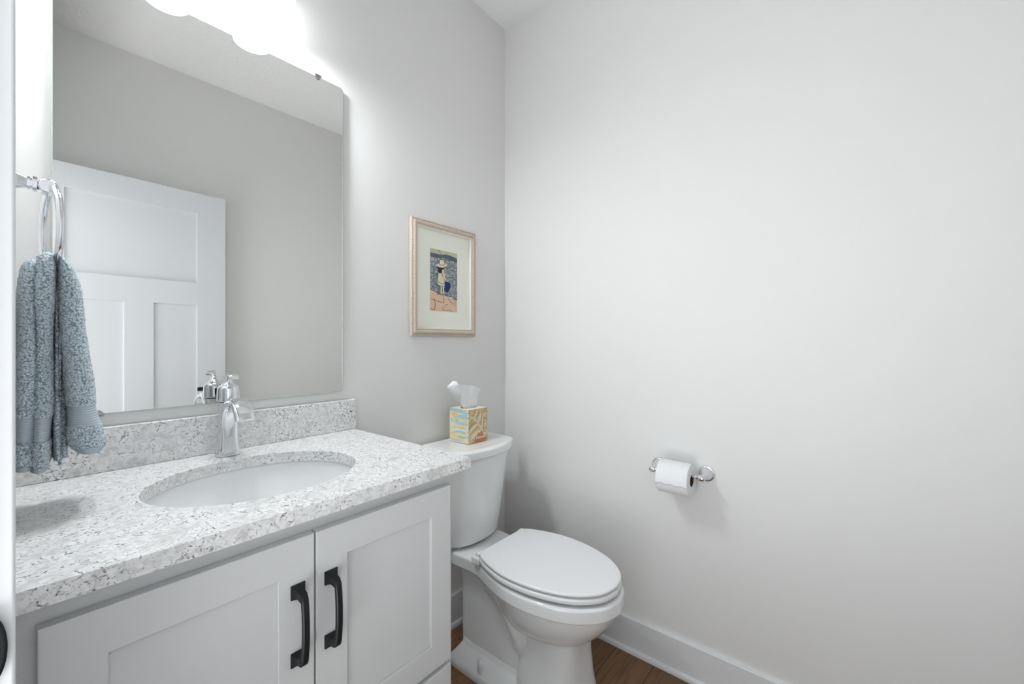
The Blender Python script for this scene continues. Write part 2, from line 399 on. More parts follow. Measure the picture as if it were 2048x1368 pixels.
# undermount sink
sk = empty('undermount_sink', (0, 0, 0)); tag(sk, 'oval white undermount sink set in the speckled worktop', 'sink')
rings = []
prof = [(1.16, 0.0), (1.16, -0.012), (1.06, -0.03), (1.02, -0.07), (0.85, -0.13), (0.5, -0.165), (0.15, -0.173)]
prof_in = [(0.12, -0.158), (0.45, -0.150), (0.72, -0.125), (0.90, -0.085), (0.985, -0.04), (1.01, -0.012), (1.016, -0.004), (1.03, -0.0003), (1.16, -0.0003)]
for g, z in reversed(prof_in): rings.append([(SCX + SA * g * math.cos(2 * PI * k / 96), SCY + SB * g * math.sin(2 * PI * k / 96), CT0 - 0.0006 + z) for k in range(96)])
for g, z in reversed(prof): rings.append([(SCX + SA * g * math.cos(2 * PI * k / 96), SCY + SB * g * math.sin(2 * PI * k / 96), CT0 - 0.0006 + z) for k in range(96)])
rings.append(rings[0])
MB().loft(rings, False, False).build('basin', M_sink, sk, angle=50)
MB().lathe([(0.022, 0.003), (0.0225, 0.0015), (0.0225, -0.005)], (SCX, SCY, CT0 - 0.157), (0, 0, 1), 32).lathe([(0.012, 0.006), (0.015, 0.004), (0.015, 0.0)], (SCX, SCY, CT0 - 0.155), (0, 0, 1), 24).build('drain_stopper', M_chrome, sk)

# ---------------------------------------------------------------- faucet
FX, FYC = -1.1925, -0.064
fc = empty('faucet', (FX, FYC, CT1)); tag(fc, 'chrome single lever faucet behind the oval sink', 'faucet')
def sect(c, tg, w_, t_, n=28, p=2.8):
    nv = Vector((0, -tg.z, tg.y)); out = []
    for k in range(n):
        a = 2 * PI * k / n; ca, sa = math.cos(a), math.sin(a)
        out.append(c + Vector((1, 0, 0)) * (w_ * math.copysign(abs(ca) ** (2 / p), ca)) + nv * (t_ * math.copysign(abs(sa) ** (2 / p), sa)))
    return out
pth = [(0.000, 0.0005, 0.0275, 0.0250), (0.000, 0.006, 0.0272, 0.0248), (-0.001, 0.03, 0.0245, 0.0225), (-0.004, 0.06, 0.0220, 0.0195), (-0.010, 0.09, 0.0205, 0.0160), (-0.022, 0.118, 0.0200, 0.0130), (-0.042, 0.137, 0.0200, 0.0115), (-0.068, 0.1425, 0.0200, 0.0105), (-0.095, 0.136, 0.0205, 0.0098), (-0.114, 0.121, 0.0212, 0.0090), (-0.123, 0.104, 0.0222, 0.0082)]
P = smooth_pts([(0, a, z) for a, z, _, _ in pth], 5); W = smooth_pts([(w_, t_, 0) for _, _, w_, t_ in pth], 5); rings = []
for i, p in enumerate(P):
    a = P[max(i - 1, 0)]; c = P[min(i + 1, len(P) - 1)]; rings.append(sect(p, (c - a).normalized(), W[i].x, W[i].y))
MB().loft(rings).build('spout', M_chrome, fc, angle=50)
b = MB(); ring = []
for z, rx, ry, cy in ((0.0005, 0.0245, 0.021, 0.0), (0.02, 0.0230, 0.019, 0.0), (0.07, 0.0205, 0.017, 0.0), (0.11, 0.0215, 0.019, -0.002), (0.135, 0.0235, 0.0225, -0.004), (0.139, 0.0235, 0.0228, -0.004), (0.1395, 0.021, 0.021, -0.004)):
    ring.append([(rx * math.cos(2 * PI * k / 40), cy + ry * math.sin(2 * PI * k / 40), z) for k in range(40)])
b.loft(ring).build('faucet_body', M_chrome, fc, angle=50)
b = MB(); ring = []
for z, r, cy in ((0.1412, 0.0235, 0), (0.1416, 0.0256, 0), (0.144, 0.0262, 0), (0.162, 0.0260, 0), (0.172, 0.0254, 0), (0.1775, 0.0235, -0.0005), (0.1815, 0.0185, -0.001), (0.186, 0.0122, -0.001), (0.193, 0.0080, -0.002), (0.200, 0.0062, -0.006), (0.2045, 0.0062, -0.012)):
    ring.append([(0.955 * r * math.cos(2 * PI * k / 40), cy - 0.005 + r * math.sin(2 * PI * k / 40), z) for k in range(40)])
b.loft(ring)
lp = [(-0.004, 0.197, 0.006, 0.0058), (-0.012, 0.2045, 0.0075, 0.0045), (-0.022, 0.2095, 0.0095, 0.0033), (-0.033, 0.2105, 0.0115, 0.0028), (-0.042, 0.2070, 0.0115, 0.0026), (-0.0475, 0.2005, 0.0095, 0.0022)]
P = smooth_pts([(0, a - 0.004, z) for a, z, _, _ in lp], 5); W = smooth_pts([(w_, t_, 0) for _, _, w_, t_ in lp], 5); rings = []
for i, p in enumerate(P):
    a = P[max(i - 1, 0)]; c = P[min(i + 1, len(P) - 1)]; rings.append(sect(p, (c - a).normalized(), W[i].x, W[i].y, p=2.2))
b.loft(rings)
b.build('lever', M_chrome, fc, angle=50)

# ---------------------------------------------------------------- vanity light
vl = empty('vanity_light', (-1.1905, 0, 2.30)); tag(vl, 'two lamp vanity wall light with white glass cylinder shades above the mirror', 'wall light')
ZS = 2.108 - 2.30
b = MB(); b.box(-0.17, 0.17, -0.022, -0.001, -0.055, 0.055, 0.004); b.build('backplate', M_chrome, vl)
for sx_ in (-0.102, 0.102):
    b = MB(); b.tube(smooth_pts([(sx_, -0.02, 0), (sx_, -0.06, 0.0), (sx_, -0.088, -0.004), (sx_, -0.095, -0.02)], 5), 0.0075); b.lathe([(0.010, 0), (0.026, -0.006), (0.027, -0.045), (0.024, -0.047)], (sx_, -0.095, -0.018), (0, 0, 1), 32)
    b.build('arm', M_chrome, vl)
    b = MB(); R_ = 0.0501
    b.lathe([(0.020, -0.048), (0.0485, -0.048), (0.0495, -0.050), (R_, -0.054), (R_, ZS + 0.001), (R_ - 0.001, ZS), (R_ - 0.003, ZS), (R_ - 0.004, ZS + 0.001), (R_ - 0.004, -0.054), (0.020, -0.054)], (sx_, -0.095, 0), (0, 0, 1), 64, False, False)
    b.build('glass_shade', M_shade, vl)
    b = MB(); b.lathe([(0.002, ZS + 0.045), (0.012, ZS + 0.047), (0.022, ZS + 0.055), (0.025, ZS + 0.068), (0.021, ZS + 0.082), (0.014, ZS + 0.095), (0.012, -0.06)], (sx_, -0.095, 0), (0, 0, 1), 32)
    b.build('bulb', M_diff, vl)
    l = bpy.data.lights.new('bulb_light', 'POINT'); l.energy = BULB_W; l.shadow_soft_size = 0.03; l.color = (0.94, 0.975, 1.0)
    lo = bpy.data.objects.new('bulb_light', l); COL.objects.link(lo); lo.parent = vl; lo.location = (sx_, -0.095, ZS + 0.020)

# ---------------------------------------------------------------- towel ring
TRX, TRY, TRZ = -1.511, -0.235, 1.481
tr = empty('towel_ring', (XL, TRY, TRZ)); tag(tr, 'chrome towel ring on a flared post on the left wall', 'towel ring')
b = MB()
def sq(hw, hh, x, n=32, p=4.0):
    out = []
    for k in range(n):
        a = 2 * PI * k / n; ca, sa = math.cos(a), math.sin(a)
        out.append((x, hw * math.copysign(abs(ca) ** (2 / p), ca), hh * math.copysign(abs(sa) ** (2 / p), sa)))
    return out
b.loft([sq(h, h, x) for x, h in ((0.0005, 0.026), (0.004, 0.026), (0.006, 0.024), (0.010, 0.0195), (0.017, 0.0150), (0.024, 0.0115), (0.031, 0.0090), (0.034, 0.0082), (0.0345, 0.0105), (0.0375, 0.0105), (0.038, 0.0085), (0.040, 0.0085), (0.0405, 0.0122), (0.0455, 0.0122), (0.046, 0.0105))])
b.build('post', M_chrome, tr, angle=30)
b = MB(); b.lathe([(0.0105, -0.013), (0.0125, -0.011), (0.0125, 0.011), (0.0105, 0.013)], (0.062 - 0.004, 0, -0.002), (0, 1, 0), 28)
b.build('ring_socket', M_chrome, tr)
RR = 0.0745; ra = math.radians(5.4)
ring = [(0.062 + math.sin(ra) * RR * math.cos(k) * -1, math.cos(ra) * RR * math.cos(k), -0.006 - RR + RR * math.sin(k) + 0.004) for k in [2 * PI * i / 72 for i in range(72)]]
MB().tube(ring, 0.0052, 16, True).build('ring', M_chrome, tr, angle=60)

# ---------------------------------------------------------------- towel
def fx(px, d): return CAM.x + d * math.tan(PI / 2 - YAW - math.atan((1024 - px) / F_PX))
def pz(py, zd=0.704): return CAM.z - (py - 684) / F_PX * zd
def table(rows, d=1.045):
    return [(pz(py), fx(a, d), fx(c, d)) for py, a, c in rows]
L_main = table([(503, 95, 104), (506, 86, 109), (514, 76, 112), (530, 66, 114), (560, 60, 114), (600, 57, 114), (700, 56, 114), (800, 55, 111), (840, 55, 108), (880, 54, 105), (915, 54, 104), (938, 56, 100)])
L_back = table([(518, 66, 84), (524, 52, 88), (536, 41, 88), (560, 36, 86), (600, 33, 84), (700, 27, 82), (800, 23, 80), (880, 21, 78), (915, 20, 78), (932, 22, 74)])
R_main = table([(503, 114, 124), (507, 111, 132), (516, 109, 140), (534, 109, 152), (560, 111, 162), (580, 112, 167), (640, 118, 172), (700, 124, 178), (772, 130, 189), (815, 133, 193), (840, 134, 199), (858, 133, 205), (880, 134, 213), (893, 137, 218), (905, 142, 218), (914, 153, 208)])
def tx(tab, z):
    return lerp_table([(a, l) for a, l, r in tab], z), lerp_table([(a, r) for a, l, r in tab], z)
def lobe(tab, yf, yb, z0, z1, kind, n_around, mb, capt=True, capb=True, seed=0, grow=0.0):
    """a folded towel half: flattened loop sections between z0 (low) and z1 (high)"""
    step = 0.00125 if kind == 'terry' else 0.0007
    nz = max(6, int(abs(z1 - z0) / step)); rings = []
    ztop = max(r[0] for r in tab)
    for i in range(nz + 1):
        z = z1 + (z0 - z1) * i / nz
        xl, xr = tx(tab, z); cx = (xl + xr) / 2; hw = max((xr - xl) / 2, 0.002) + grow
        k = min(1.0, max(0.0, (ztop - z) / 0.03)); k = math.sqrt(1 - (1 - k) ** 2)
        ya = yf(z); yc = (ya + yb) / 2; hy = (abs(yb - ya) / 2) * (0.45 + 0.55 * k)
        ring = []
        for j in range(n_around):
            a = 2 * PI * j / n_around; ca, sa = math.cos(a), math.sin(a)
            x = cx + hw * math.copysign(abs(ca) ** 0.85, ca); y = yc + hy * math.copysign(abs(sa) ** 0.85, sa)
            nrm = Vector((ca / hw, sa / hy, 0)).normalized()
            soft = noise.noise(Vector((x * 18 + seed, y * 18, z * 7))) * 0.004 + noise.noise(Vector((x * 60, y * 60 + seed, z * 30))) * 0.0012
            d = soft
            if kind == 'terry':
                q = Vector((x, y, z)) + nrm * 0.0
                dist = noise.voronoi(Vector((q.x * 340, q.y * 340, q.z * 290)))[0][0]
                d += 0.0042 * (0.5 - dist) + random.uniform(-0.0004, 0.0004)
            elif kind == 'band':
                d += 0.0006 * math.sin(2 * PI * z / 0.0042) - 0.0008
            elif kind == 'hem': d += -0.0002
            ring.append(Vector((x, y, z)) + nrm * d)
        rings.append(ring)
    mb.loft(rings, capt, capb)
tw = empty('hand_towel', (TRX, TRY, 1.33)); tag(tw, 'blue grey terry hand towel draped through the chrome towel ring', 'towel')
class Off:                                      # builds in world space, shifts to the parent's frame
    def __init__(s, o): s.o = o
    def fix(s, mb): mb.v = [v - s.o.location for v in mb.v]; return mb
off = Off(tw)
random.seed(4)
def towel_side(tab, yf, yb, zb0, zb1, zh, n, seed, mbs):
    top = max(r[0] for r in tab); bot = min(r[0] for r in tab)
    lobe(tab, yf, yb, zb1, top, 'terry', n, mbs['terry'], seed=seed)
    lobe(tab, yf, yb, zb0, zb1, 'band', 120, mbs['band'], seed=seed)
    lobe(tab, yf, yb, zh, zb0, 'terry', n, mbs['terry'], seed=seed)
    lobe(tab, yf, yb, bot, zh, 'hem', 120, mbs['hem'], seed=seed)
for sides in ((('L', L_main, lambda z: -0.306 - 0.004 * math.sin(z * 20), -0.165, 832, 879, 928, 300, 1), ('B', L_back, lambda z: -0.300, -0.170, 830, 877, 924, 220, 5)), (('R', R_main, lambda z: -0.303 - 0.02 * max(0, (1.36 - z)), -0.170, 815, 857, 902, 300, 9),)):
    mbs = dict(terry=MB(), band=MB(), hem=MB())
    for nm, tab, yf, yb, p0, p1, ph, n, sd in sides:
        towel_side(tab, yf, yb, pz(p1), pz(p0), pz(ph), n, sd, mbs)
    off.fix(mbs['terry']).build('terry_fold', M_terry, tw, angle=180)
    off.fix(mbs['band']).build('ribbed_band', M_band, tw, angle=180)
    off.fix(mbs['hem']).build('hem', M_hem, tw, angle=60)
# inner layers seen in the gap between the two halves
mb = MB()
for px0, px1, t0, t1, yf_, sd in ((111, 119, 560, 925, -0.283, 3), (118, 125, 640, 935, -0.276, 7), (123, 135, 700, 925, -0.262, 11)):
    lobe(table([(t0, (px0 + px1) / 2 - 6, (px0 + px1) / 2 - 3), (t0 + 30, px0 - 1, px1 - 2), (t1 - 60, px0, px1), (t1, px0, px1 + 2)]), (lambda y: (lambda z: y))(yf_), -0.18, pz(t1), pz(t0), 'terry', 90, mb, seed=sd)
off.fix(mb).build('inner_layer', M_terry, tw, angle=180)

# ---------------------------------------------------------------- framed print
FRX0, FRX1, FRZ0, FRZ1 = -0.571, -0.219, 1.232, 1.694
pf = empty('framed_print', (0, 0, 0)); tag(pf, 'framed print of a child in a sun hat by the sea on the wall', 'picture')
def R(d, y): return [(FRX0 + d, y, FRZ0 + d), (FRX1 - d, y, FRZ0 + d), (FRX1 - d, y, FRZ1 - d), (FRX0 + d, y, FRZ1 - d)]
b = MB(); b.loft([R(0.034, -0.002), R(0, -0.002), R(0, -0.013), R(0.002, -0.0155), R(0.0055, -0.0165), R(0.0065, -0.0145), R(0.0085, -0.0145), R(0.010, -0.019), R(0.014, -0.0215), R(0.0195, -0.0215), R(0.0225, -0.019), R(0.0235, -0.0165), R(0.0275, -0.0165)], False, False)
b.build('frame_moulding', M_frame, pf, angle=20)
b = MB(); b.loft([R(0.0272, -0.0162), R(0.0285, -0.0175), R(0.0315, -0.0168), R(0.035, -0.0115), R(0.035, -0.004)], False, False); b.build('fillet', M_fsilver, pf, angle=20)
MB().box(FRX0 + 0.006, FRX1 - 0.006, -0.006, -0.003, FRZ0 + 0.006, FRZ1 - 0.006).build('mat_board', M_mat, pf, smooth=False)
AX0, AX1, AZ0, AZ1 = -0.4715, -0.3245, 1.336, 1.587
def au(x, y):
    u = (x - 97 + (y - 275) * 0.0095) / 408; top = 275 + 90 * u; bot = 1220 + 30 * u
    return u, (y - top) / (bot - top)
def aw(x, y):
    u, v = au(x, y); u = min(max(u, 0), 1); v = min(max(v, 0), 1)
    return AX0 + (AX1 - AX0) * u, AZ1 - (AZ1 - AZ0) * v
art_mats = {}
ab = MB(); art_list = []
def amat(key, col):
    if key not in art_mats: art_mats[key] = mat('print_' + key, col, 0.7, spec=0.2); art_list.append(art_mats[key])
    return art_list.index(art_mats[key])
m_sea = mat('print_sea', srgb(118, 128, 136), 0.7, spec=0.2)
t = NT(m_sea); c = t.coord((1, 1, 2.2)); n1 = t.n('ShaderNodeTexNoise', i_Scale=90.0, i_Detail=4.0, i_Distortion=1.2); t.l(c, n1.inputs['Vector'])
t.l(t.ramp(n1.outputs[0], [(0.30, srgb(84, 92, 100)), (0.45, srgb(122, 132, 138)), (0.58, srgb(156, 163, 165)), (0.66, srgb(205, 210, 210))]), t.b.inputs['Base Color'])
art_mats['sea'] = m_sea; art_list.append(m_sea)
LY = [0]
def apoly(pts, key, col=None, lift=True):
    ab.cur = amat(key, col) if key != 'sea' else 0
    if lift: LY[0] += 1
    y = -0.0062 - 0.00003 * LY[0]
    q = [aw(*p) for p in pts]; ab.add([(x, y, z) for x, z in q], [tuple(range(len(q)))])
def aline(pts, w_, key='ink', col=srgb(48, 44, 46)):
    q = [Vector((*aw(*p),)) for p in pts]; LY[0] += 0.2; y = -0.0062 - 0.00003 * LY[0]; ab.cur = amat(key, col); vs_ = []
    for i, p in enumerate(q):
        a = q[max(i - 1, 0)]; c = q[min(i + 1, len(q) - 1)]; d = (c - a)
        if d.length < 1e-7: d = Vector((1, 0))
        d.normalize(); n_ = Vector((-d.y, d.x)) * w_ * 0.75; vs_ += [(p.x + n_.x, y, p.y + n_.y), (p.x - n_.x, y, p.y - n_.y)]
    ab.add(vs_, [(2 * i, 2 * i + 1, 2 * i + 3, 2 * i + 2) for i in range(len(q) - 1)])
apoly([(97, 275), (505, 365), (495, 1250), (88, 1220)], 'sea')
apoly([(97, 275), (505, 365), (503, 440), (430, 405), (340, 372), (250, 375), (170, 355), (97, 340)], 'sky', srgb(196, 194, 170))
apoly([(97, 340), (170, 355), (250, 375), (340, 372), (430, 405), (503, 440), (503, 500), (400, 470), (300, 425), (200, 430), (97, 400)], 'deep', srgb(96, 106, 118))
sand_top = [(92, 905), (130, 918), (175, 940), (200, 965), (250, 985), (300, 990), (360, 1015), (420, 1018), (450, 1045), (475, 1062), (497, 1068)]
apoly(sand_top + [(495, 1250), (88, 1220)], 'sand', srgb(226, 194, 168))
aline(sand_top, 0.0011)
random.seed(11)
for base, n_ in ((430, 22), (520, 14), (600, 12), (700, 10), (790, 8)):
    for k in range(n_):
        x = random.uniform(100, 490); y = base + (x - 97) * 0.24 + random.uniform(-22, 22); s_ = random.uniform(8, 17)
        if 195 < x < 390 and 470 < y < 950: continue
        apoly([(x, y - s_), (x + s_ * .8, y), (x + s_ * .2, y + s_), (x - s_ * .6, y + s_ * .3)], 'foam', srgb(196, 204, 208), lift=True)
for k in range(16):
    x = random.uniform(100, 430); y = 480 + (x - 97) * 0.22 + random.uniform(0, 380)
    if 180 < x < 380: continue
    aline([(x, y), (x + 22, y + random.uniform(-8, 14)), (x + 50, y + random.uniform(-4, 20))], 0.0008, 'wave', srgb(56, 66, 80))
for pts in ([(95, 1040), (150, 1060), (210, 1085), (270, 1105)], [(150, 1060), (160, 1120), (150, 1220)], [(285, 1000), (290, 1060), (280, 1130)], [(300, 1180), (310, 1140), (350, 1130)], [(265, 1200), (300, 1225), (360, 1215), (420, 1240)], [(350, 1050), (390, 1080), (400, 1110)], [(430, 1040), (470, 1100), (455, 1160)], [(270, 1170), (275, 1220)], [(380, 1100), (440, 1120)], [(90, 1195), (140, 1215)], [(180, 985), (230, 970)], [(210, 220 + 80), (240, 350), (262, 375)], [(380, 410), (450, 450)]):
    aline(pts, 0.0009)
cream = srgb(226, 218, 192); skin = srgb(222, 208, 182)
apoly([(205, 570), (290, 570), (285, 600), (262, 640), (240, 668), (210, 640)], 'hair', srgb(60, 54, 52))
apoly([(196, 520), (225, 508), (235, 520), (300, 525), (308, 508), (338, 520), (345, 545), (320, 565), (265, 577), (205, 566), (190, 548)], 'hat', cream)
apoly([(225, 535), (228, 470), (240, 455), (285, 455), (298, 470), (305, 530), (265, 545)], 'hat', cream)
aline([(190, 548), (205, 566), (265, 577), (320, 565), (345, 545)], 0.0011); aline([(225, 535), (228, 470), (240, 455), (285, 455), (298, 470), (305, 530)], 0.0009); aline([(222, 520), (262, 540), (306, 520)], 0.0012)
apoly([(262, 605), (290, 600), (300, 640), (285, 660), (262, 655)], 'skin', skin)
apoly([(205, 660), (250, 655), (262, 680), (300, 760), (297, 820), (250, 815), (205, 790), (195, 740), (210, 700)], 'dress', srgb(222, 212, 180))
apoly([(190, 770), (210, 800), (255, 822), (300, 825), (298, 855), (262, 855), (220, 845), (188, 815)], 'shorts', srgb(224, 220, 206))
apoly([(262, 660), (300, 650), (308, 700), (342, 775), (325, 790), (290, 740)], 'skin', skin)
apoly([(235, 850), (262, 855), (262, 940), (265, 962), (238, 968), (232, 945)], 'skin', skin)
apoly([(268, 855), (300, 852), (296, 930), (302, 965), (278, 970), (270, 940)], 'skin', skin)
apoly([(305, 780), (340, 790), (395, 815), (390, 870), (355, 945), (330, 945), (288, 915), (300, 850)], 'cloth', srgb(40, 58, 98))
for pts in ([(205, 660), (195, 740), (190, 770), (188, 815), (220, 845), (262, 855), (298, 855)], [(250, 655), (300, 760), (342, 775)], [(205, 790), (250, 815), (297, 820)], [(235, 850), (232, 945), (238, 968)], [(262, 855), (262, 940)], [(296, 930), (302, 965)], [(300, 650), (308, 700), (342, 775)]): aline(pts, 0.0009)
ab.build('printed_picture', art_list, pf, smooth=False)
b = MB(); b.loft([[(AX0 - 0.002, -0.0060, AZ0 - 0.002), (AX1 + 0.002, -0.0060, AZ0 - 0.002), (AX1 + 0.002, -0.0060, AZ1 + 0.002), (AX0 - 0.002, -0.0060, AZ1 + 0.002)], [(AX0 - 0.002, -0.00615, AZ0 - 0.002), (AX1 + 0.002, -0.00615, AZ0 - 0.002), (AX1 + 0.002, -0.00615, AZ1 + 0.002), (AX0 - 0.002, -0.00615, AZ1 + 0.002)]])
b.build('print_paper', mat('print_paper_cream', srgb(232, 230, 214), 0.8), pf, smooth=False)

# ---------------------------------------------------------------- toilet
TX = -0.375
to = empty('toilet', (TX, -0.4, 0)); tag(to, 'white two piece toilet with closed lid in the corner beside the vanity', 'toilet')
TO = Off(to)
def sym(half):                                # half outline [(w, y)] from back centre to front centre -> closed ring
    return [(TX + w_, y) for w_, y in half] + [(TX - w_, y) for w_, y in reversed(half[1:-1] if half[0][0] == 0 else half[:-1])]
def outline(half, n=6):
    pts = smooth_pts([(w_, y, 0) for w_, y in half], n); pts = [(max(p.x, 0), p.y) for p in pts]
    return pts
def ring_at(half, z): return [Vector((x, y, z)) for x, y in sym(half)]
def inset(half, d, yc=-0.5):
    out = []
    for w_, y in half:
        k = 1 - d / 0.18; out.append((w_ * k, yc + (y - yc) * (1 - d / 0.25)))
    return out
lid_half = outline([(0, -0.303), (0.06, -0.303), (0.106, -0.304), (0.124, -0.309), (0.138, -0.324), (0.154, -0.362), (0.173, -0.43), (0.178, -0.50), (0.169, -0.58), (0.143, -0.66), (0.108, -0.715), (0.06, -0.755), (0, -0.770)], 6)
def slab(name, half, z0, z1, r, m, dome=0.0, open_=False):
    b = MB(); rg = [ring_at(inset(half, r), z0), ring_at(inset(half, r * 0.3), z0 + r * 0.3), ring_at(half, z0 + r), ring_at(half, z1 - r), ring_at(inset(half, r * 0.12), z1 - r * 0.5), ring_at(inset(half, r * 0.5), z1 - r * 0.12), ring_at(inset(half, r), z1)]
    if dome:
        for k in (0.03, 0.06, 0.10, 0.14): rg.append(ring_at(inset(half, r + k), z1 + dome * (1 - (1 - k / 0.15) ** 2)))
    b.loft(rg); return TO.fix(b).build(name, m, to, angle=60)
slab('seat_lid', lid_half, 0.4545, 0.4665, 0.0055, M_seat, 0.003)
seat_half = [(w_ * 1.005, y - 0.001 if y < -0.5 else y) for w_, y in lid_half]
b = MB(); r = 0.006
def seat_inner(d, z): return ring_at([(w_ * (1 - d / 0.178), -0.52 + (y + 0.52) * (1 - d / 0.235)) for w_, y in seat_half], z)
rg = [seat_inner(0.07, 0.436), seat_inner(0.004, 0.4325), ring_at(seat_half, 0.437), ring_at(seat_half, 0.446), seat_inner(0.003, 0.4505), seat_inner(0.03, 0.4525), seat_inner(0.065, 0.450), seat_inner(0.07, 0.444)]
rg.append(rg[0]); b.loft(rg, False, False); TO.fix(b).build('seat', M_seat, to, angle=60)
for sx_ in (-1, 1):
    b = MB(); b.box(TX + sx_ * 0.125 - 0.017, TX + sx_ * 0.125 + 0.017, -0.318, -0.282, 0.427, 0.452, 0.005)
    b.lathe([(0.007, -0.012), (0.008, -0.010), (0.008, 0.010), (0.007, 0.012)], (TX + sx_ * 0.118, -0.300, 0.456), (1, 0, 0), 20)
    TO.fix(b).build('hinge', M_seat, to)
for sx_ in (-1, 1):
    for y in (-0.45, -0.68):
        b = MB(); b.box(TX + sx_ * (0.145 if y > -0.5 else 0.105) - 0.008, TX + sx_ * (0.145 if y > -0.5 else 0.105) + 0.008, y - 0.006, y + 0.006, 0.4225, 0.4345, 0.002)
        TO.fix(b).build('seat_bumper', M_seat, to)
# bowl: deck and rim
rim_half = outline([(0, -0.145), (0.08, -0.145), (0.117, -0.150), (0.126, -0.17), (0.125, -0.21), (0.123, -0.26), (0.130, -0.31), (0.152, -0.37), (0.172, -0.44), (0.180, -0.51), (0.172, -0.59), (0.147, -0.67), (0.108, -0.727), (0.06, -0.765), (0, -0.780)], 5)
b = MB()
def rr(d, z, k=1.0): return ring_at([(w_ * (1 - d / 0.18), (-0.46 + (y + 0.46) * (1 - d / 0.3))) for w_, y in rim_half], z)
b.loft([rr(0.010, 0.378), rr(0.004, 0.379), rr(0.001, 0.3815), rr(0.0, 0.385), rr(0.0, 0.415), rr(0.0012, 0.4195), rr(0.005, 0.4235), rr(0.012, 0.4245), rr(0.06, 0.424)])
# bowl underside (front): shrinking egg sections
def egg(w_, yb, yf, z, n=64, p=2.0, sk_=0.0):
    out = []; yc = (yb + yf) / 2; hy = (yb - yf) / 2
    for k in range(n):
        a = 2 * PI * k / n; ca, sa = math.cos(a), math.sin(a)
        x = w_ * math.copysign(abs(ca) ** (2 / p), ca); y = hy * math.copysign(abs(sa) ** (2 / p), sa)
        x *= 1 + sk_ * sa
        out.append(Vector((TX + x, yc + y, z)))
    return out
b.loft([egg(0.168, -0.30, -0.768, 0.385), egg(0.166, -0.305, -0.762, 0.365), egg(0.160, -0.315, -0.748, 0.335), egg(0.148, -0.325, -0.722, 0.300), egg(0.128, -0.335, -0.690, 0.268), egg(0.100, -0.35, -0.65, 0.245), egg(0.06, -0.38, -0.60, 0.232)])
# front pedestal column, flaring to the floor
b.loft([egg(0.098, -0.44, -0.665, 0.29, p=3.2), egg(0.098, -0.44, -0.655, 0.245, p=3.2), egg(0.102, -0.435, -0.652, 0.18, p=3.4), egg(0.108, -0.43, -0.657, 0.10, p=3.6), egg(0.116, -0.425, -0.668, 0.03, p=3.8), egg(0.120, -0.425, -0.674, 0.004, p=4), egg(0.118, -0.427, -0.672, 0.0, p=4)])
# rear body (trapway housing) between foot and deck
b.loft([egg(0.084, -0.155, -0.50, 0.0, p=6), egg(0.084, -0.155, -0.50, 0.14, p=6), egg(0.086, -0.155, -0.50, 0.27, p=6), egg(0.092, -0.153, -0.50, 0.335, p=6), egg(0.103, -0.150, -0.48, 0.365, p=6), egg(0.116, -0.147, -0.40, 0.385, p=6)])
# trapway bulge standing out of the side
for sx_ in (-1, 1):
    path = smooth_pts([(TX + sx_ * 0.062, -0.30, 0.33), (TX + sx_ * 0.070, -0.36, 0.335), (TX + sx_ * 0.074, -0.42, 0.30), (TX + sx_ * 0.076, -0.455, 0.235), (TX + sx_ * 0.070, -0.46, 0.17)], 6)
    b.tube(path, [0.030 + 0.018 * math.sin(PI * i / (len(path) - 1)) for i in range(len(path))], 24)
# foot skirt
foot = [(0, -0.135), (0.09, -0.135), (0.118, -0.142), (0.128, -0.165), (0.129, -0.30), (0.127, -0.42), (0.121, -0.46)]
fh = outline([(0, -0.135), (0.08, -0.135), (0.116, -0.139), (0.127, -0.16), (0.129, -0.22), (0.129, -0.30), (0.129, -0.38), (0.127, -0.46), (0.121, -0.52), (0.110, -0.58), (0.08, -0.62), (0, -0.63)], 5)
def ff(d, z): return ring_at([(w_ * (1 - d / 0.128), -0.4 + (y + 0.4) * (1 - d / 0.27)) for w_, y in fh], z)
b.loft([ff(0.002, 0.0), ff(0, 0.003), ff(0.0005, 0.016), ff(0.003, 0.025), ff(0.008, 0.033), ff(0.016, 0.042), ff(0.030, 0.060), ff(0.038, 0.072), ff(0.041, 0.079), ff(0.044, 0.092)])
TO.fix(b).build('bowl', M_porc, to, angle=50)
for sx_ in (-1, 1):
    b = MB(); b.lathe([(0.0135, -0.012), (0.0135, 0.010), (0.0125, 0.019), (0.009, 0.0245), (0.004, 0.027), (0.0005, 0.0275)], (TX + sx_ * 0.110, -0.302, 0.048), (0, 0, 1), 28)
    TO.fix(b).build('bolt_cap', M_cap, to)
# tank: flat back, bowed front, tapering down
def tank_half(w_, yb, ys, yf, r=0.02):
    pts = [(0, yb), (w_ * 0.6, yb), (w_ - 0.018, yb), (w_ - 0.004, yb - 0.006), (w_, yb - 0.022), (w_ - 0.002, (yb + ys) / 2), (w_ - 0.006, ys + 0.022), (w_ - 0.012, ys + 0.003), (w_ - 0.028, ys - 0.009), (w_ * 0.62, ys + (yf - ys) * 0.62), (w_ * 0.32, ys + (yf - ys) * 0.92), (0, yf)]
    return outline(pts, 5)
def tring(w_, yb, ys, yf, z): return [Vector((x, y, z)) for x, y in sym(tank_half(w_, yb, ys, yf))]
b = MB()
b.loft([tring(0.135, -0.035, -0.150, -0.190, 0.4335), tring(0.146, -0.030, -0.164, -0.207, 0.437), tring(0.150, -0.028, -0.169, -0.212, 0.448), tring(0.156, -0.026, -0.178, -0.222, 0.52), tring(0.166, -0.022, -0.188, -0.234, 0.62), tring(0.177, -0.018, -0.198, -0.247, 0.74), tring(0.180, -0.017, -0.200, -0.250, 0.772)])
b.box(TX - 0.10, TX + 0.10, -0.17, -0.05, 0.4200, 0.4340)
TO.fix(b).build('tank', M_porc, to, angle=50)
b = MB()
def lr(d, z): return tring(0.195 - d, -0.012 - d, -0.212 + d, -0.268 + d, z)
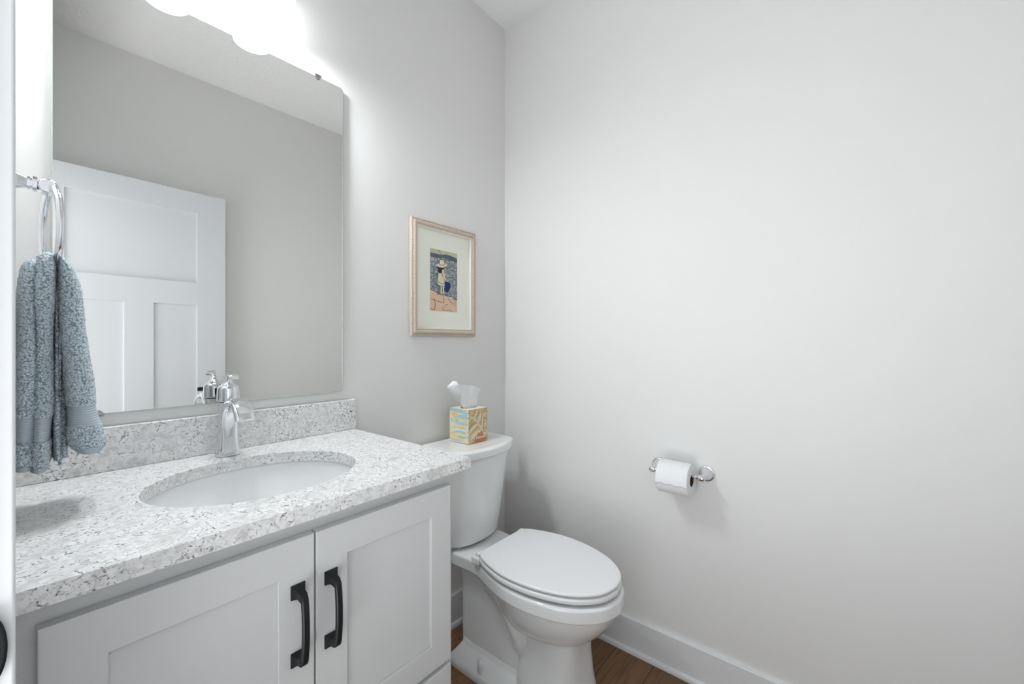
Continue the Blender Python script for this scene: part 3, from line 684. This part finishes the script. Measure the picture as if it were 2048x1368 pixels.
b.loft([lr(0.012, 0.7725), lr(0.004, 0.7725), lr(0.0015, 0.775), lr(0.0, 0.780), lr(0.0, 0.797), lr(0.0018, 0.8025), lr(0.006, 0.8055), lr(0.016, 0.8075), lr(0.028, 0.8078), lr(0.034, 0.8068), lr(0.040, 0.8066), lr(0.08, 0.8068)])
TO.fix(b).build('tank_lid', M_porc, to, angle=50)

# ---------------------------------------------------------------- tissue box and tissue
BX0, BX1, BY0, BY1, BZ0 = -0.4135, -0.3055, -0.166, -0.058, 0.8082
BH = 0.1335; bw = BX1 - BX0
tb = empty('tissue_box', ((BX0 + BX1) / 2, (BY0 + BY1) / 2, BZ0)); tag(tb, 'cube tissue box with gold and blue palm leaf print on the toilet tank lid', 'tissue box')
hb = bw / 2
M_box = mat('printed_card', srgb(232, 228, 208), 0.5, spec=0.3)
def boxcol(name, stops, sc_, rot):
    m = mat(name, srgb(230, 226, 205), 0.5, spec=0.3); t = NT(m); c = t.coord(sc_, rot)
    n1 = t.n('ShaderNodeTexNoise', i_Scale=1.0, i_Detail=2.0, i_Distortion=0.5); t.l(c, n1.inputs['Vector'])
    t.l(t.ramp(n1.outputs[0], stops), t.b.inputs['Base Color']); return m
M_boxL = boxcol('print_pastel', [(0.30, srgb(158, 196, 206)), (0.42, srgb(196, 214, 210)), (0.50, srgb(236, 234, 220)), (0.58, srgb(232, 216, 160)), (0.70, srgb(222, 190, 112))], (10, 14, 55), (0.35, 0, 0))
M_boxR = boxcol('print_gold', [(0.30, srgb(226, 218, 200)), (0.45, srgb(216, 200, 160)), (0.60, srgb(206, 178, 118)), (0.75, srgb(190, 156, 104))], (14, 10, 30), (0, 0, 0))
b = MB()
# walls as four faces, top with an oval slot
b.cur = 1; b.add([(-hb, -hb, 0), (-hb, hb, 0), (-hb, hb, BH), (-hb, -hb, BH)], [(0, 1, 2, 3)])
b.cur = 2; b.add([(-hb, -hb, 0), (hb, -hb, 0), (hb, -hb, BH), (-hb, -hb, BH)], [(0, 1, 2, 3)])
b.cur = 1; b.add([(hb, -hb, 0), (hb, hb, 0), (hb, hb, BH), (hb, -hb, BH)], [(0, 1, 2, 3)])
b.cur = 2; b.add([(-hb, hb, 0), (hb, hb, 0), (hb, hb, BH), (-hb, hb, BH)], [(0, 1, 2, 3)])
b.cur = 0; b.add([(-hb, -hb, 0), (hb, -hb, 0), (hb, hb, 0), (-hb, hb, 0)], [(0, 1, 2, 3)])
n = 48; sl = [(0.037 * math.cos(2 * PI * k / n), 0.024 * math.sin(2 * PI * k / n)) for k in range(n)]
sqr = []
for k in range(n):
    a = 2 * PI * k / n; dx, dy = math.cos(a), math.sin(a); s_ = hb / max(abs(dx), abs(dy)); sqr.append((dx * s_, dy * s_))
b.loft([[(x, y, BH) for x, y in sqr], [(x, y, BH) for x, y in sl]], False, False)
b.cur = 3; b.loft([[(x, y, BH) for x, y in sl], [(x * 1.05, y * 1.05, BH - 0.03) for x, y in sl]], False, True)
b.build('box', [M_box, M_boxL, M_boxR, M_dark], tb, smooth=False)
# printed leaves
pal = [mat('ink_' + k, c_, 0.5, spec=0.3) for k, c_ in (('gold', srgb(206, 172, 108)), ('cream', srgb(236, 228, 208)), ('teal', srgb(150, 174, 172)), ('taupe', srgb(182, 164, 142)), ('orange', srgb(206, 128, 84)), ('white', srgb(240, 238, 232)), ('blue', srgb(176, 208, 216)), ('straw', srgb(234, 216, 160)))]
pb = MB(); dp = [0]
def on_front(u, v): return (-hb + bw * u, -hb - 0.0002 - 0.00002 * dp[0], BH * (1 - v))       # face towards -y
def on_left(u, v): return (-hb - 0.0002 - 0.00002 * dp[0], hb - bw * u, BH * (1 - v))         # face towards -x, u from back to front
def leaf_(fn, a, c, w_, k):
    dp[0] += 1; pb.cur = k; A_ = Vector(a); B_ = Vector(c); d = B_ - A_; nrm = Vector((-d.y, d.x)).normalized() * w_; L = []; R2 = []
    for i in range(9):
        t_ = i / 8; s_ = math.sin(PI * min(t_ * 0.94 + 0.05, 1)) ** 0.8; bend = nrm * (0.5 * math.sin(PI * t_))
        p = A_ + d * t_ + bend; L.append(p + nrm * s_ * 0.5); R2.append(p - nrm * s_ * 0.5)
    cl = lambda p: fn(min(max(p.x, 0.005), 0.995), min(max(p.y, 0.005), 0.995))
    pts = [cl(p) for p in L] + [cl(p) for p in reversed(R2)]
    pb.add(pts, [tuple(range(len(pts)))])
rib = [(0.02, 0.17), (0.25, 0.27), (0.50, 0.43), (0.68, 0.62), (0.83, 0.83), (0.93, 0.98)]
def ribp(t_):
    t_ *= len(rib) - 1; i = min(int(t_), len(rib) - 2); k = t_ - i; return Vector((rib[i][0] + (rib[i + 1][0] - rib[i][0]) * k, rib[i][1] + (rib[i + 1][1] - rib[i][1]) * k))
random.seed(3)
for i in range(8):
    p = ribp(0.10 + 0.10 * i); leaf_(on_front, p, (p.x - 0.10 - 0.035 * i + 0.35, -0.02 + 0.03 * i), 0.055, (0, 1, 2, 1, 0, 1, 3, 1)[i])
for i in range(8):
    p = ribp(0.12 + 0.10 * i); leaf_(on_front, p, (max(p.x - 0.62, 0.0), p.y + 0.16 + 0.02 * i), 0.065, (1, 0, 3, 1, 0, 1, 0, 1)[i])
for i in range(6):
    v_ = 0.10 + 0.14 * i; leaf_(on_front, (0.97, v_ - 0.06), (0.76 + 0.02 * (i % 2), v_ - 0.02 + 0.02 * i), 0.05, (3, 1, 3, 1, 0, 1)[i]); leaf_(on_front, (0.80, v_ + 0.02), (0.985, v_ + 0.13), 0.035, 3)
pb.cur = 1; dp[0] += 1
for (a, c) in zip(rib, rib[1:]):
    pb.add([on_front(a[0] - 0.012, a[1] + 0.012), on_front(c[0] - 0.016, c[1] + 0.012), on_front(min(c[0] + 0.016, 0.99), c[1] - 0.012), on_front(a[0] + 0.012, a[1] - 0.012)], [(0, 1, 2, 3)])
# orange brand panel
pb.cur = 4; dp[0] += 1
pp = [(0.33, 0.995), (0.33, 0.80), (0.42, 0.84), (0.50, 0.70), (0.58, 0.76), (0.68, 0.66), (0.76, 0.78), (0.86, 0.86), (0.94, 0.93), (0.94, 0.965), (0.60, 0.985)]
pb.add([on_front(*p) for p in pp], [tuple(range(len(pp)))])
for i, (a, c, w_, k) in enumerate([((0.98, 0.12), (0.35, 0.10), 0.10, 6), ((0.98, 0.24), (0.25, 0.33), 0.12, 6), ((1.0, 0.36), (0.15, 0.30), 0.06, 7), ((0.98, 0.42), (0.30, 0.56), 0.11, 6), ((0.98, 0.52), (0.10, 0.58), 0.09, 7), ((1.0, 0.62), (0.05, 0.66), 0.06, 5), ((0.9, 0.70), (0.20, 0.72), 0.08, 6), ((0.98, 0.80), (0.05, 0.80), 0.10, 7), ((0.8, 0.90), (0.0, 0.92), 0.07, 7), ((0.05, 0.22), (0.25, 0.02), 0.05, 7), ((0.22, 0.34), (0.12, 0.02), 0.05, 7), ((0.22, 0.34), (0.34, 0.05), 0.05, 7), ((0.22, 0.38), (0.02, 0.20), 0.05, 5), ((0.10, 0.42), (0.9, 0.68), 0.03, 1)]): leaf_(on_left, a, c, w_, k)
dp[0] += 1; pb.cur = 3
pb.add([(-hb + 0.0052, -hb - 0.0009, 0.003), (-hb + 0.0058, -hb - 0.0009, 0.003), (-hb + 0.0058, -hb - 0.0009, BH - 0.004), (-hb + 0.0052, -hb - 0.0009, BH - 0.004)], [(0, 1, 2, 3)])
pb.build('printed_leaves', pal, tb, smooth=False)
cu = bpy.data.curves.new('box_lettering', 'FONT'); cu.body = 'Kleenex'; cu.size = 0.0165; cu.extrude = 0.0001; cu.align_x = 'CENTER'; cu.shear = 0.25; cu.offset = 0.0003
tmp = bpy.data.objects.new('lettering_outline', cu); COL.objects.link(tmp); bpy.context.view_layer.update()
lm = bpy.data.meshes.new_from_object(tmp.evaluated_get(bpy.context.evaluated_depsgraph_get())); bpy.data.objects.remove(tmp); bpy.data.curves.remove(cu)
lm.materials.clear(); lm.materials.append(pal[5])
lt = bpy.data.objects.new('lettering', lm); COL.objects.link(lt); lt.parent = tb; lt['label'] = 'white lettering'
lt.location = (-hb + bw * 0.60, -hb - 0.0016, BH * 0.105); lt.rotation_euler = (PI / 2, 0, 0)
# tissue sheet standing out of the slot
b = MB()
bx_c = Vector(tb.location)
def camray_pt(px, py, y):                        # tissue outline taken on the plane of the slot
    A_ = YAW; X = (px - 1024) / F_PX; rx = X * math.sin(A_) + math.cos(A_); ry = -X * math.cos(A_) + math.sin(A_); rz = -(py - 684) / F_PX
    k = (y - CAM.y) / ry; return Vector((CAM.x + rx * k, y, CAM.z + rz * k))
S = 155 / 1368
rows = [  # bottom row to top row, left to right; (x, y) on the zoomed view, y offset in metres
    [(392, 640, 0.010), (420, 640, -0.004), (470, 642, -0.012), (530, 642, -0.014), (590, 640, -0.010), (652, 630, 0.0), (600, 636, 0.016)],
    [(330, 520, 0.016), (385, 545, -0.006), (450, 540, -0.014), (500, 520, -0.008), (560, 530, -0.013), (655, 520, -0.004), (610, 530, 0.022)],
    [(230, 400, 0.024), (370, 430, -0.010), (440, 420, -0.016), (500, 380, -0.010), (570, 390, -0.015), (668, 400, -0.006), (640, 400, 0.026)],
    [(128, 285, 0.028), (352, 300, -0.013), (430, 300, -0.014), (510, 300, -0.010), (600, 310, -0.017), (700, 330, -0.010), (690, 320, 0.026)],
    [(150, 225, 0.026), (330, 215, -0.014), (420, 213, -0.012), (510, 225, -0.010), (600, 240, -0.016), (730, 295, -0.012), (715, 285, 0.022)]]
ysl = (BY0 + BY1) / 2
grid = [[camray_pt(880 + x * S, 745 + y * S, ysl + dy) - bx_c for x, y, dy in r_] for r_ in rows]
fine = [smooth_pts(r_, 6) for r_ in grid]; cols = list(zip(*fine)); fine = [smooth_pts(c_, 6) for c_ in cols]
nr = len(fine); nc = len(fine[0])
vv = []
for i in range(nr):
    for j in range(nc):
        p = fine[i][j]; k = j / nc; vv.append(p + Vector((0, 0.0035 * noise.noise(Vector((i * 0.22, j * 0.1, 1))) * k, 0)))
b.add(vv, [(i * nc + j, i * nc + j + 1, (i + 1) * nc + j + 1, (i + 1) * nc + j) for i in range(nr - 1) for j in range(nc - 1)])
# folded-over left flap
fl = [camray_pt(880 + x * S, 745 + y * S, ysl + dy) - bx_c for x, y, dy in ((392, 640, 0.008), (128, 285, 0.026), (150, 225, 0.025), (225, 150, 0.012), (290, 152, 0.0), (345, 240, -0.0145), (365, 420, -0.012))]
b.add(fl, [(0, 1, 6), (1, 2, 5, 6), (2, 3, 4, 5)])
ts = b.build('tissue', M_tissue, tb, angle=60)
md = ts.modifiers.new('thick', 'SOLIDIFY'); md.thickness = 0.0006

# ---------------------------------------------------------------- toilet roll holder and roll
HY0, HY1, HZ = -0.9285, -0.7635, 0.748
th_ = empty('toilet_roll_holder', (0, -0.846, HZ)); tag(th_, 'chrome toilet roll holder with two round posts on the right wall', 'toilet roll holder')
AXD = 0.070
for y in (HY0, HY1):
    b = MB(); yy = y + 0.846
    b.lathe([(0.0275, 0.0005), (0.0275, 0.004), (0.0262, 0.0065), (0.0225, 0.008), (0.0215, 0.010), (0.0212, 0.014), (0.018, 0.021), (0.0125, 0.028), (0.0085, 0.036), (0.0070, 0.046), (0.0066, 0.060)], (0, yy, 0), (-1, 0, 0), 40)
    b.build('post', M_chrome, th_, angle=40)
    b = MB(); s_ = 1 if y > -0.85 else -1
    b.lathe([(0.001, 0.013), (0.006, 0.0125), (0.0095, 0.009), (0.0108, 0.004), (0.0108, -0.004), (0.0095, -0.009), (0.0065, -0.0115), (0.0065, -0.0135), (0.0085, -0.0145), (0.0085, -0.0175), (0.006, -0.0185), (0.006, -0.022)], (-AXD, yy, 0), (0, s_, 0), 32)
    b.build('finial', M_chrome, th_, angle=40)
b = MB(); b.lathe([(0.0062, -0.066), (0.0062, 0.066)], (-AXD, 0, 0), (0, 1, 0), 24); b.build('roller_bar', M_chrome, th_)
RRAD = 0.0555; RC = 0.0205; rz_ = HZ + 0.0062 - RC + 0.0002
rl = empty('toilet_roll', (-AXD - 0.001, -0.8455, rz_)); tag(rl, 'white toilet paper roll hanging on the chrome holder', 'toilet roll')
RL = 0.0535
b = MB(); n = 72
def rpt(a, r, y): return (r * math.cos(a), y, r * math.sin(a))
rings = []
for r_, y in ((RC, -RL), (RRAD - 0.002, -RL), (RRAD, -RL + 0.002), (RRAD, -RL * .5), (RRAD, 0), (RRAD, RL * .5), (RRAD, RL - 0.002), (RRAD - 0.002, RL), (RC, RL)): rings.append([rpt(2 * PI * k / n, r_, y) for k in range(n)])
b.loft(rings, False, False)
b.build('paper', M_paper, rl, angle=40)
b = MB(); b.loft([[rpt(2 * PI * k / n, r_, y) for k in range(n)] for r_, y in ((RC, -RL + 0.0004), (RC - 0.001, -RL + 0.0004), (RC - 0.001, RL - 0.0004), (RC, RL - 0.0004))], False, False); b.build('cardboard_tube', M_card, rl)
b = MB(); rows_ = []                                # outer loose ply ending in a wavy perforated edge
for j in range(41):
    y = -RL + 0.0008 + (2 * RL - 0.0016) * j / 40; aend = math.radians(193) + 0.045 * math.sin(j * 0.50 + 1) + 0.012 * math.sin(j * 1.3)
    rows_.append([rpt(math.radians(60) + (aend - math.radians(60)) * i / 30, RRAD + 0.0006 + 0.0016 * max(0, i / 30 - 0.8) * 5, y) for i in range(31)])
b.loft(rows_, False, False, closed=False); ply = b.build('loose_sheet', M_paper, rl, angle=60)
md = ply.modifiers.new('thick', 'SOLIDIFY'); md.thickness = 0.0007
